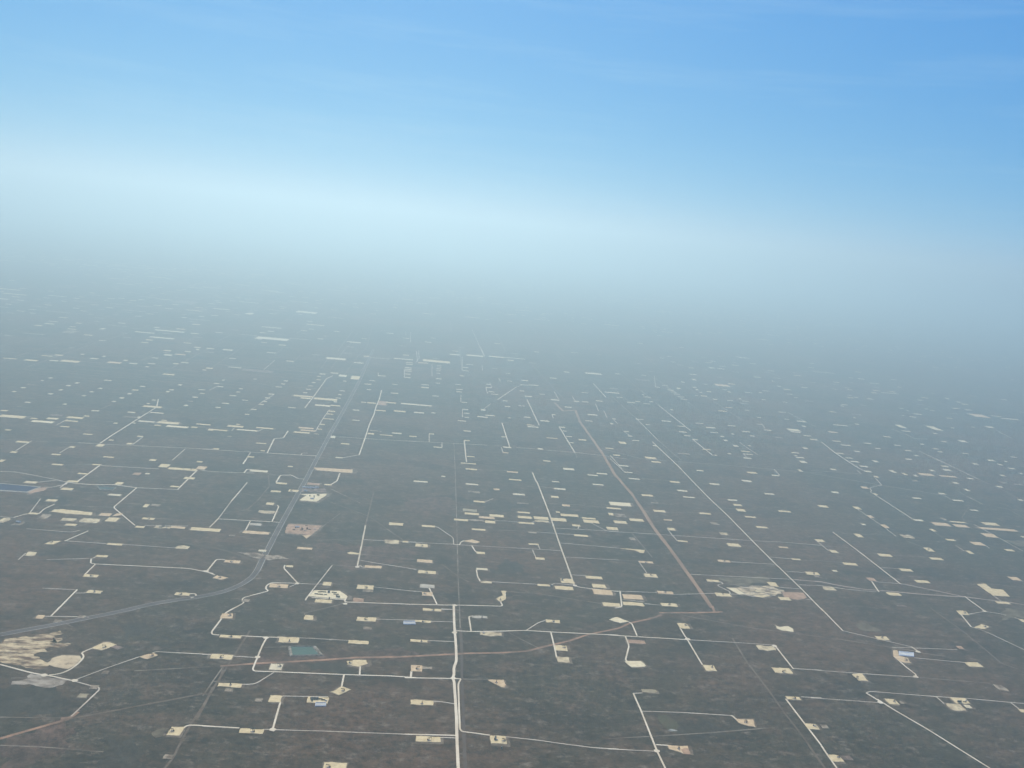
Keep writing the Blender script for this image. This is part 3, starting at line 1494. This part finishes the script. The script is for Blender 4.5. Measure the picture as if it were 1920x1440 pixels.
c = mix(t, noise_fac(t, .005, 7, .7, .36, .62), (.150, .095, .064), (.088, .062, .042)); c = mix(t, noise_fac(t, .020, 10, .9, .44, .60), c, (.030, .024, .017)); t.links.new(c, b.inputs['Base Color'])
for i, (tl, pts, k) in enumerate(TR):
    patch({'k': 'dark_scrub_ground', 'r': 'reddish_ground', 'do': 'olive_ground'}[k], tl, pts, .05+.006*i, {'k': mk, 'r': mr_, 'do': PADM['do']}[k], 45, i+20, 22)

# ------------------------------------------------------------------ well pads
RECS = []
tile = (0, 0, 1.0)
for line in PADS.strip().split('\n'):
    p = line.replace(';', ' ; ').split()
    if p[0] in TILES: tile = (float(p[1]), float(p[2]), TILES[p[0]]); zf = TILES[p[0]]; continue
    poly = p[0] == 'P'
    if poly: p = p[1:]
    code = p[0]; rest = ' '.join(p[1:]).split(';'); v = list(map(float, rest[0].split())); jk = list(map(float, rest[1].split())) if len(rest) > 1 else []
    if poly:
        px = [to_px(v[i], v[i+1]) for i in range(0, len(v), 2)]; W = [gnd(*q) for q in px]
    else:
        a, b_ = to_px(v[0], v[1]), to_px(v[2], v[3]); cxp, cyp = (a[0]+b_[0])/2, (a[1]+b_[1])/2
        bw, bh = b_[0]-a[0]+.2, max(b_[1]-a[1]+.1, 1.3)
        X, Y = gnd(cxp, cyp); p0 = pix(X, Y); pe = pix(X+50, Y); pn = pix(X, Y+50)
        ex, ey, nx, ny = [abs(q)/50 for q in (pe[0]-p0[0], pe[1]-p0[1], pn[0]-p0[0], pn[1]-p0[1])]
        sg = 1
        # the picture's box of a level rectangle aligned to the survey grid
        A = np.array([[ex, nx], [ey, ny]]); hw, hh = np.linalg.solve(A, np.array([bw/2, bh/2]))
        if hh < 12 or hw < 12:
            hh = max(13, bh*.5/ny*.8); hw = max(15, (bw/2-hh*nx)/ex, bw/2*.55/ex)
        hh = min(hh, hw*2.2)
        W = [(X-hw, Y-hh), (X+hw, Y-hh), (X+hw, Y+hh), (X-hw, Y+hh)]
        px = [pix(*q) for q in W]
    area = abs(sum(q[0]*r[1]-r[0]*q[1] for q, r in zip(px, px[1:]+px[:1])))/2
    cpx = (sum(q[0] for q in px)/len(px), sum(q[1] for q in px)/len(px))
    RECS.append(dict(code=code, W=W, area=area, c=cpx, jack=to_px(*jk) if jk else None, poly=poly))
RECS.sort(key=lambda r: -r['area'])
NPAD = 300
def pad_geo(rec, i):
    W = rec['W']; code = rec['code']
    c = np.mean(W, axis=0); wide = max(math.dist(W[0], q) for q in W[1:])
    rag = {'g': 11, 'd': 9, 'dr': 11, 'do': 22, 'r': 6, 'o': 5}.get(code, 4.6)
    V = ragged(list(W), rag, 9 if i < 150 else 18, i*1.31) if i < 420 else list(W)
    z = .95+(i % 47)*.012
    V = [(x-c[0], y-c[1]) for x, y in V]; 
    if sum(a[0]*b[1]-b[0]*a[1] for a, b in zip(V, V[1:]+V[:1])) < 0: V = V[::-1]
    return c, V, z
def slab(V, z, off=(0, 0)):
    n = len(V)
    vs = [(x+off[0], y+off[1], z) for x, y in V]
    vs += [(x+off[0]+1.2*x/max(1, math.hypot(x, y)), y+off[1]+1.2*y/max(1, math.hypot(x, y)), .02) for x, y in V]
    return vs, [tuple(range(n))]+[((i+1) % n, i, n+i, n+(i+1) % n) for i in range(n)]
COLW = {'c': 'cream', 'w': 'whitish', 'b': 'bright cream', 'cr': 'pinkish cream', 'r': 'reddish', 'dr': 'faded reddish', 'd': 'faded', 'do': 'faint olive', 'o': 'olive tan', 'g': 'patchy cream', 'cd': 'worn cream', 'y': 'yellowish'}
LM = {'green pond': (568, 1221), 'blue reservoir': (30, 914), 'highway bend': (480, 1075), 'red yard': (570, 990), 'quarry loops': (1420, 1105), 'white yard': (585, 932), 'white lined pit': (1700, 1226)}
LINES = [('central road', [(851, 1134), (852, 1182), (851, 1265), (857, 1390), (859, 1440)]), ('brown strip', [(1080, 769), (1131, 852), (1230, 995), (1335, 1140)]), ('diagonal road', [(1225, 830), (1330, 935), (1500, 1100), (1580, 1185)]),
         ('highway', [(100, 1172), (345, 1123), (482, 1070), (547, 947), (636, 784)]), ('straight road', [(998, 887), (1075, 1095)])]
def seg_d(p, a, b):
    a, b, p = map(np.array, (a, b, p)); s = np.clip(((p-a)@(b-a))/((b-a)@(b-a)), 0, 1); return float(np.hypot(*(p-a-s*(b-a))))
USED = set()
def where(c):
    best = min([(math.dist(c, q)*1.1, k) for k, q in LM.items()]+[(min(seg_d(c, a, b) for a, b in zip(L[:-1], L[1:])), k) for k, L in LINES])
    return 'by the '+best[1]+', ' if best[0] < 75 else ''
def place_label(head, c):
    for fmt in ('{:.0f}', '{:.1f}', '{:.2f}'):
        s = head+', '+(where(c) if len(head.split()) < 8 else '')+fmt.format(c[0]/19.2)+'% across, '+fmt.format(c[1]/14.4)+'% down the photo'
        if s not in USED: break
    USED.add(s); return s
MARGIN = dirt('scuffed_margin', (.22, .175, .12), (.12, .093, .064), .62, .03)
for i, r in enumerate(RECS[:NPAD]):
    c, V, z = pad_geo(r, i)
    r['z'] = z
    me = bpy.data.meshes.new('well_pad'); vs, fs = slab(V, z); nf = len(fs)
    rr = random.Random(i*7+1)
    if rr.random() < .75 and r['code'] not in ('do', 'dr', 'd'):      # scuffed, half overgrown margin round the fill
        ex, ey = rr.uniform(-8, 14), rr.uniform(-7, 3); gx, gy = rr.uniform(1.04, 1.22), rr.uniform(1.08, 1.35)
        O = []
        for x, y in V:
            k = 1+.10*noise.noise((x*.06+i, y*.06, 2.0)); O.append((x*gx*k+ex, y*gy*k+ey))
        v2, f2 = slab(O, .33+(i % 23)*.004); n0 = len(vs); vs += v2; fs += [tuple(n0+q for q in f) for f in f2]
    me.from_pydata(vs, [], fs); me.update()
    o = link('well_pad', me, [PADM[r['code']], MARGIN], loc=(c[0], c[1], 0))
    for k in range(nf, len(fs)): me.polygons[k].material_index = 1
    size = 'large' if r['area'] > 260 else ('medium' if r['area'] > 110 else ('small' if r['area'] > 50 else 'tiny'))
    o['label'] = place_label(f"{size} {COLW[r['code']]} well pad", r['c'])
    o['category'] = 'well pad'; o['group'] = 'caliche well pads spread over the plain'
# the rest: too far and small to single out
far = {k: ([], []) for k in ('c', 'w', 'd', 'cr')}
def add_far(k, vs, fs):
    A, B = far[k]; n = len(A); A += vs; B += [tuple(n+j for j in f) for f in fs]
for i, r in enumerate(RECS[NPAD:]):
    c, V, z = pad_geo(r, i+NPAD); vs, fs = slab(V, z, c); k = {'y': 'c', 'b': 'c', 'g': 'c', 'r': 'cr', 'dr': 'd', 'do': 'd', 'o': 'd', 'cd': 'd'}.get(r['code'], r['code'])
    add_far(k, vs, fs)
occ = {}
for r in RECS:
    c = np.mean(r['W'], axis=0); occ[(int(c[0]//420), int(c[1]//420))] = 1
rnd = random.Random(11)
for jn in range(3, 190):
    Yc = jn*330.0
    for ie in range(-160, 190):
        X = ie*430.0+rnd.uniform(-110, 110)+(jn % 2)*90; Y = Yc+rnd.uniform(-90, 90)
        u = rnd.random(); s = rnd.random(); q = rnd.random()
        if Y < 500: continue
        x, y = pix(X, Y)
        if y < 455 or y > 1800 or x < -900 or x > 2800: continue
        inside = -5 < x < 1925 and y < 1445
        dens = .5+1.3*noise.noise((X*.00021, Y*.00021, 3.3))
        rt = min(1, max(0, (x-1150)/600))
        if inside:
            if y > 900 or (y > 780 and x < 900): continue
            if y > 700: p = .14+.44*rt
            elif y > 640: p = (.34 if x < 1000 else .52)+.40*rt
            else: p = .8+.15*rt
            p *= max(0, dens)*1.1
            if occ.get((int(X//420), int(Y//420))): continue
        else: p = .30*max(0, dens)
        if u > p: continue
        hw, hh = 38+28*s, 20+14*q
        if rnd.random() < .22 and y < 640: hw *= 3.4; hh *= 1.3
        V = [(-hw, -hh), (hw, -hh), (hw, hh), (-hw, hh)]
        vs, fs = slab(V, .9+rnd.random()*.3, (X, Y)); k = (rnd.choice('ccwwddd') if y > 640 else rnd.choice('ccwwddd')) if inside else rnd.choice(['c', 'c', 'w', 'cr', 'd']); add_far(k, vs, fs)
me = bpy.data.meshes.new('distant_well_pads'); vs = []; fs = []; mi = []
for q, (k, (A, B)) in enumerate(far.items()):
    n = len(vs); vs += A; fs += [tuple(n+j for j in f) for f in B]; mi += [q]*len(B)
me.from_pydata(vs, [], fs)
o = link('distant_well_pads', me, [PADM[k] for k in far]); me.polygons.foreach_set('material_index', mi); me.update()
o['kind'] = 'stuff'; o['label'] = 'countless tiny pale well pads fading into the distant haze'; o['category'] = 'well pads'

# faint lease roads of the far fields
rv = random.Random(5); VS = []; FS = []
for q in range(420):
    xx, yy = rv.uniform(-200, 2120), rv.uniform(560, 800)
    if yy > 700 and xx < 1150: continue
    X, Y = gnd(xx, yy); X = round(X/430)*430+rv.uniform(-60, 60); L = rv.uniform(300, 2400); wv = rv.uniform(3, 6)
    if rv.random() < .55: P = [(X, Y), (X+rv.uniform(-30, 30), Y+L)]
    else: P = [(X, Y), (X+L*1.3, Y+rv.uniform(-20, 20))]
    if rv.random() < .3: P.append((P[-1][0]+rv.choice((-1, 1))*rv.uniform(150, 400), P[-1][1]))
    for a, b_ in zip(P[:-1], P[1:]):
        d = math.dist(a, b_); nx_, ny_ = -(b_[1]-a[1])/d*wv, (b_[0]-a[0])/d*wv; n = len(VS); z = .3+q*.0006
        VS += [(a[0]+nx_, a[1]+ny_, z), (a[0]-nx_, a[1]-ny_, z), (b_[0]-nx_, b_[1]-ny_, z), (b_[0]+nx_, b_[1]+ny_, z)]; FS.append((n, n+1, n+2, n+3))
me = bpy.data.meshes.new('distant_dirt_road'); me.from_pydata(VS, [], FS); me.update(); o = link('distant_dirt_road', me, RM['fnt'][2]); o['kind'] = 'structure'

# ------------------------------------------------------------------ ponds
def ringmesh(name, P, Q, z0, z1, mat, parent):
    n = len(P); me = bpy.data.meshes.new(name)
    def mid(s): return [(p[0]*(1-s)+q[0]*s, p[1]*(1-s)+q[1]*s) for p, q in zip(P, Q)]
    rows = [(P, z0), (mid(.35), z1), (mid(.65), z1), (Q, z0+.3)]
    vs = [(x, y, z) for R, z in rows for x, y in R]; fs = []
    for k in range(3):
        for i in range(n): fs.append((k*n+i, k*n+(i+1) % n, (k+1)*n+(i+1) % n, (k+1)*n+i))
    me.from_pydata(vs, [], fs); me.update(); return link(name, me, mat, parent)
def water(name, col, rough=.25):
    m, t, b = newmat(name, rough); b.inputs['Specular IOR Level'].default_value = .05 if rough < .9 else 0
    t.links.new(mix(t, noise_fac(t, .012, 4, .6, .35, .65), col, tuple(x*.8 for x in col)), b.inputs['Base Color']); return m
def pond(tl, inner, outer, mat, bermm, name, label, cat):
    global tile
    tile = tl; I = [gnd(*to_px(inner[i], inner[i+1])) for i in range(0, 8, 2)]; O = [gnd(*to_px(outer[i], outer[i+1])) for i in range(0, 8, 2)]
    c = np.mean(I, axis=0); I = [(x-c[0], y-c[1]) for x, y in I]; O = [(x-c[0], y-c[1]) for x, y in O]
    e = bpy.data.objects.new(name, None); COL.objects.link(e); e.location = (c[0], c[1], 0); e['label'] = label; e['category'] = cat
    def sub(P, n=6): return [(a[0]+(b_[0]-a[0])*k/n, a[1]+(b_[1]-a[1])*k/n) for a, b_ in zip(P, P[1:]+P[:1]) for k in range(n)]
    I, O = sub(I), sub(O)
    ringmesh('berm', O, I, .05, 3.2, bermm, e)
    me = bpy.data.meshes.new('water'); ar = sum(a[0]*b_[1]-b_[0]*a[1] for a, b_ in zip(I, I[1:]+I[:1])); V = I if ar > 0 else I[::-1]
    me.from_pydata([(x*1.01, y*1.01, 1.5) for x, y in V], [], [tuple(range(len(V)))]); me.update(); link('water_surface', me, mat, e); return e
lin = dirt('berm_gravel', (.30, .26, .19), (.12, .10, .07), .1, .05)
sandb = PADM['cd']
pond((380, 1140, Z48), [795, 352, 985, 352, 1042, 418, 812, 424], [765, 342, 1022, 344, 1088, 430, 785, 438], water('green_water', (.014, .072, .052), .5), lin, 'storage_pond', 'large green rectangular storage pond with pale berms', 'pond')
pond((0, 860, Z48), [-60, 222, 345, 258, 240, 298, -60, 276], [-80, 214, 372, 254, 246, 306, -80, 286], water('deep_blue_water', (.004, .012, .045), .5), sandb, 'reservoir', 'deep blue reservoir with cream banks, cut by the left edge', 'reservoir')
pond((0, 860, Z48), [885, 252, 1030, 264, 1010, 280, 905, 274], [868, 247, 1048, 261, 1016, 287, 896, 280], water('teal_water', (.022, .055, .048), .5), lin, 'storage_pond', 'narrow teal pond among pads north of the crossroads', 'pond')
pale = water('pale_liner_water', (.48, .46, .40), .95)
wl = plain('white_liner', (.62, .64, .64))
pond((380, 1140, Z48), [1022, 856, 1104, 856, 1104, 880, 1018, 880], [1014, 850, 1112, 850, 1110, 886, 1010, 886], pale, wl, 'lined_pit', 'pale blue lined pit touching the tank battery pad', 'lined pit')
pond((380, 1140, Z48), [1814, 124, 1906, 124, 1910, 144, 1812, 142], [1806, 118, 1914, 119, 1917, 149, 1806, 148], pale, wl, 'lined_pit', 'pale blue lined pit at the end of a cream pad, beside the wide central road', 'lined pit')
pond((1520, 1140, Z48), [802, 398, 918, 410, 922, 432, 804, 418], [792, 388, 930, 402, 932, 441, 794, 428], water('white_pit_water', (.60, .58, .51), .95), wl, 'lined_pit', 'large white lined pit above the L-shaped pad', 'lined pit')

# ------------------------------------------------------------------ equipment
def boxes(name, L, mat, parent, z0=0):
    bm = bmesh.new()
    for (cx_, cy_, cz, sx, sy, sz, *rot) in L:
        M = Matrix.Translation((cx_, cy_, cz+z0))
        if rot: M = M @ Matrix.Rotation(rot[0], 4, rot[1])
        bmesh.ops.create_cube(bm, size=1, matrix=M @ Matrix.Diagonal((sx, sy, sz, 1)))
    bmesh.ops.bevel(bm, geom=bm.edges[:], offset=.06, segments=1, affect='EDGES')
    me = bpy.data.meshes.new(name); bm.to_mesh(me); bm.free(); return link(name, me, mat, parent)
def cyls(name, L, mat, parent):
    bm = bmesh.new()
    for (cx_, cy_, cz, r1, r2, h, *rot) in L:
        M = Matrix.Translation((cx_, cy_, cz))
        if rot: M = M @ Matrix.Rotation(rot[0], 4, rot[1])
        bmesh.ops.create_cone(bm, cap_ends=True, segments=20, radius1=r1, radius2=r2, depth=h, matrix=M)
    me = bpy.data.meshes.new(name); bm.to_mesh(me); bm.free(); return link(name, me, mat, parent)
def empty(name, loc=(0, 0, 0)):
    e = bpy.data.objects.new(name, None); COL.objects.link(e); e.location = loc; return e
def copy_tree(o, parent=None):
    c = o.copy(); COL.objects.link(c); c.parent = parent
    for ch in o.children: copy_tree(ch, c)
    return c
def make_jack():
    e = empty('pumpjack')
    boxes('base_skid', [(0, 0, .5, 12, 3.2, 1.0), (3.8, 0, 1.5, 3.4, 2.4, 1.2)], CONC, e)
    boxes('samson_post', [(-1.2, .9, 4.4, .55, .45, 8.0, .10, 'X'), (-1.2, -.9, 4.4, .55, .45, 8.0, -.10, 'X'), (1.0, 0, 4.2, .5, .4, 8.3, -.42, 'Y')], STEEL, e)
    bmx = boxes('walking_beam', [(-.4, 0, 8.6, 12.0, .9, 1.1, .16, 'Y')], STEEL, e)
    boxes('horse_head', [(-6.6, 0, 8.9, 1.6, 1.0, 3.6, .18, 'Y'), (-7.2, 0, 7.8, .9, .9, 2.0, .30, 'Y')], RUST, bmx)
    cyls('counterweight', [(4.6, 1.3, 3.2, 1.7, 1.7, .6, math.pi/2, 'X'), (4.6, -1.3, 3.2, 1.7, 1.7, .6, math.pi/2, 'X')], RUST, e)
    boxes('pitman_arm', [(5.0, 1.0, 5.6, .35, .3, 4.4, .08, 'Y'), (5.0, -1.0, 5.6, .35, .3, 4.4, .08, 'Y')], STEEL, e)
    cyls('polished_rod', [(-7.0, 0, 3.6, .14, .14, 7.0), (-7.0, 0, .8, .6, .5, 1.6)], STEEL, e)
    boxes('motor', [(7.0, 0, 1.6, 1.8, 1.8, 1.6)], STEEL, e)
    return e
jack0 = make_jack(); ji = 0
for r in RECS[:NPAD]:
    if not r['jack']: continue
    o = jack0 if ji == 0 else copy_tree(jack0)
    X, Y = gnd(r['jack'][0], r['jack'][1]+1); o.location = (X, Y, r['z']); o.rotation_euler.z = [0, math.pi, math.pi/2, .4][ji % 4]; o.scale = (1.15, 1.15, 1.25)
    o['label'] = place_label('pumpjack on a '+COLW[r['code']].split()[-1]+' pad', r['jack']); o['category'] = 'pumpjack'; o['group'] = 'pumpjacks standing on the well pads'
    # oil-darkened earth round the machine
    blob('oil_stained_ground', X, Y, 6.5, 5.5, r['z']+.035+.001*(ji % 9), PADM['dr'] if ji % 3 == 0 else RM['trk'][2], ji+40, 16, .4); ji += 1
def make_tank():
    e = empty('storage_tank'); cyls('tank_shell', [(0, 0, 4, 3.2, 3.2, 8)], TANKM, e); cyls('tank_roof', [(0, 0, 8.5, 3.3, .4, 1.0)], TANKM, e)
    boxes('ladder', [(3.35, 0, 4, .15, .5, 8)], STEEL, e); return e
def gable(name, L, W, Hh, mat, roofm):
    e = empty(name)
    boxes('wall', [(0, 0, Hh/2, L, W, Hh)], mat, e)
    me = bpy.data.meshes.new('roof'); a, b_ = L/2+.4, W/2+.4; z, p = Hh+.003, Hh+W*.22
    me.from_pydata([(-a, -b_, z), (a, -b_, z), (a, b_, z), (-a, b_, z), (-a, 0, p), (a, 0, p)], [], [(0, 1, 5, 4), (2, 3, 4, 5), (0, 4, 3), (1, 2, 5), (3, 2, 1, 0)]); me.update(); link('roof', me, roofm, e)
    boxes('door', [(0, -W/2-.05, 1.6, 3.0, .12, 3.1)], STEEL, e); return e
def make_pipes():
    e = empty('pipe_rack'); cyls('pipe_bundle', [(0, -3+1.0*k, 1.2+.9*(k % 2), .48, .48, 16, math.pi/2, 'Y') for k in range(7)], STEEL, e)
    boxes('rack_frame', [(-5, 0, .4, .6, 7, .8), (5, 0, .4, .6, 7, .8)], RUST, e); return e
def make_sep():
    e = empty('separator'); cyls('vessel', [(0, 0, 2.6, 1.4, 1.4, 8, math.pi/2, 'Y')], WHITE, e); cyls('end_cap', [(-4.3, 0, 2.6, 1.4, .5, .7, -math.pi/2, 'Y'), (4.3, 0, 2.6, 1.4, .5, .7, math.pi/2, 'Y')], WHITE, e)
    boxes('skid', [(0, 0, .6, 8.5, 2.6, 1.2)], RUST, e); return e
PROTO = {'T': make_tank(), 'W': gable('site_building', 26, 13, 5, WHITE, ROOFM), 'P': make_pipes(), 'V': make_sep(), 'G': gable('site_building', 18, 10, 5, plain('tan_wall', (.35, .30, .24)), RUST)}
HEAD = {'T': ('grey green storage tank', 'storage tank'), 'W': ('white metal shed', 'shed'), 'P': ('dark pipe rack', 'pipe rack'), 'V': ('white separator vessel', 'separator'), 'G': ('tan rusty-roofed shed', 'shed')}
GRP = {'T': 'storage tanks of the batteries', 'W': 'white sheds of the yards', 'P': 'pipe racks of the yards', 'V': 'separator vessels on the pads', 'G': 'tan sheds of the yards'}
EQ = """B 380 1140
T 975 820
T 990 820
T 1005 820
T 1020 820
T 1035 820
P 1060 822
P 1085 830
T 985 834
V 1110 838
G 380 860
P 1050 1202
P 1075 1200
P 1100 1203
T 1130 1204
T 1140 1204
P 1175 1206
P 1195 1208
P 1045 1222
P 1070 1224
P 1105 1226
P 1190 1222
P 1212 1224
T 1205 1244
T 1217 1246
T 1229 1248
P 1020 1218
W 915 260
W 940 262
W 962 264
W 985 262
W 1005 266
W 1030 262
G 990 275
W 925 290
T 965 338
T 1003 342
T 1003 350
W 985 362
G 1040 330
W 852 618
T 893 632
T 900 640
P 885 645
P 820 640
G 942 632
P 962 642
V 1010 636
V 920 650
T 835 625
P 935 606
T 1140 1262
C 760 1140
T 812 1172
T 806 1184
V 822 1190
T 866 1268
V 705 228
E 1520 1140
T 1325 848
T 1337 848
T 1350 849
P 1385 848
V 1400 838
G 1205 -9999
I 1140 860
W 1355 -9999
T 30 -9999
H 760 860
T 1310 1148
T 1318 1152
T 1412 1090
V 545 45
V 1165 578
F 0 860
T 1440 620
T 1455 622
V 1500 625
G 1470 612
T 1720 98
V 1650 95
T 145 578
W 165 572
J 1520 860
T 1720 183
"""
cnt = {k: 0 for k in PROTO}
for line in EQ.strip().split('\n'):
    p = line.split()
    if len(p) == 3 and p[0] in TILES and (p[0] not in PROTO or (float(p[1]) % 20 == 0 and float(p[2]) in (640, 860, 1140))): tile = (float(p[1]), float(p[2]), TILES[p[0]]); continue
    if p[0] not in PROTO or float(p[2]) < 0 and float(p[2]) < -900: continue
    c = to_px(float(p[1]), float(p[2])); X, Y = gnd(*c); k = p[0]
    o = PROTO[k] if cnt[k] == 0 else copy_tree(PROTO[k]); cnt[k] += 1
    o.location = (X, Y, 1.4); o.rotation_euler.z = 0 if cnt[k] % 3 else math.pi/2*(k == 'G')
    o['label'] = place_label(HEAD[k][0], c); o['category'] = HEAD[k][1]; o['group'] = GRP[k]

# ------------------------------------------------------------------ haze
me = bpy.data.meshes.new('haze'); bm = bmesh.new()
Zt = H+HAZE_TOP; bmesh.ops.create_cube(bm, size=1, matrix=Matrix.Translation((0, 0, (Zt-1)/2)) @ Matrix.Diagonal((R_*2.1, R_*2.1, Zt+1, 1))); bm.to_mesh(me); bm.free()
hm = bpy.data.materials.new('haze'); hm.use_nodes = True; t = hm.node_tree; t.nodes.remove(t.nodes['Principled BSDF'])
pv = t.nodes.new('ShaderNodeVolumePrincipled'); pv.inputs['Density'].default_value = HAZE_D; pv.inputs['Color'].default_value = HAZE_C
pv.inputs['Anisotropy'].default_value = .62
t.links.new(pv.outputs[0], t.nodes['Material Output'].inputs['Volume'])
h = link('haze', me, hm); h['kind'] = 'stuff'; h['label'] = 'pale dusty haze lying over the whole plain'
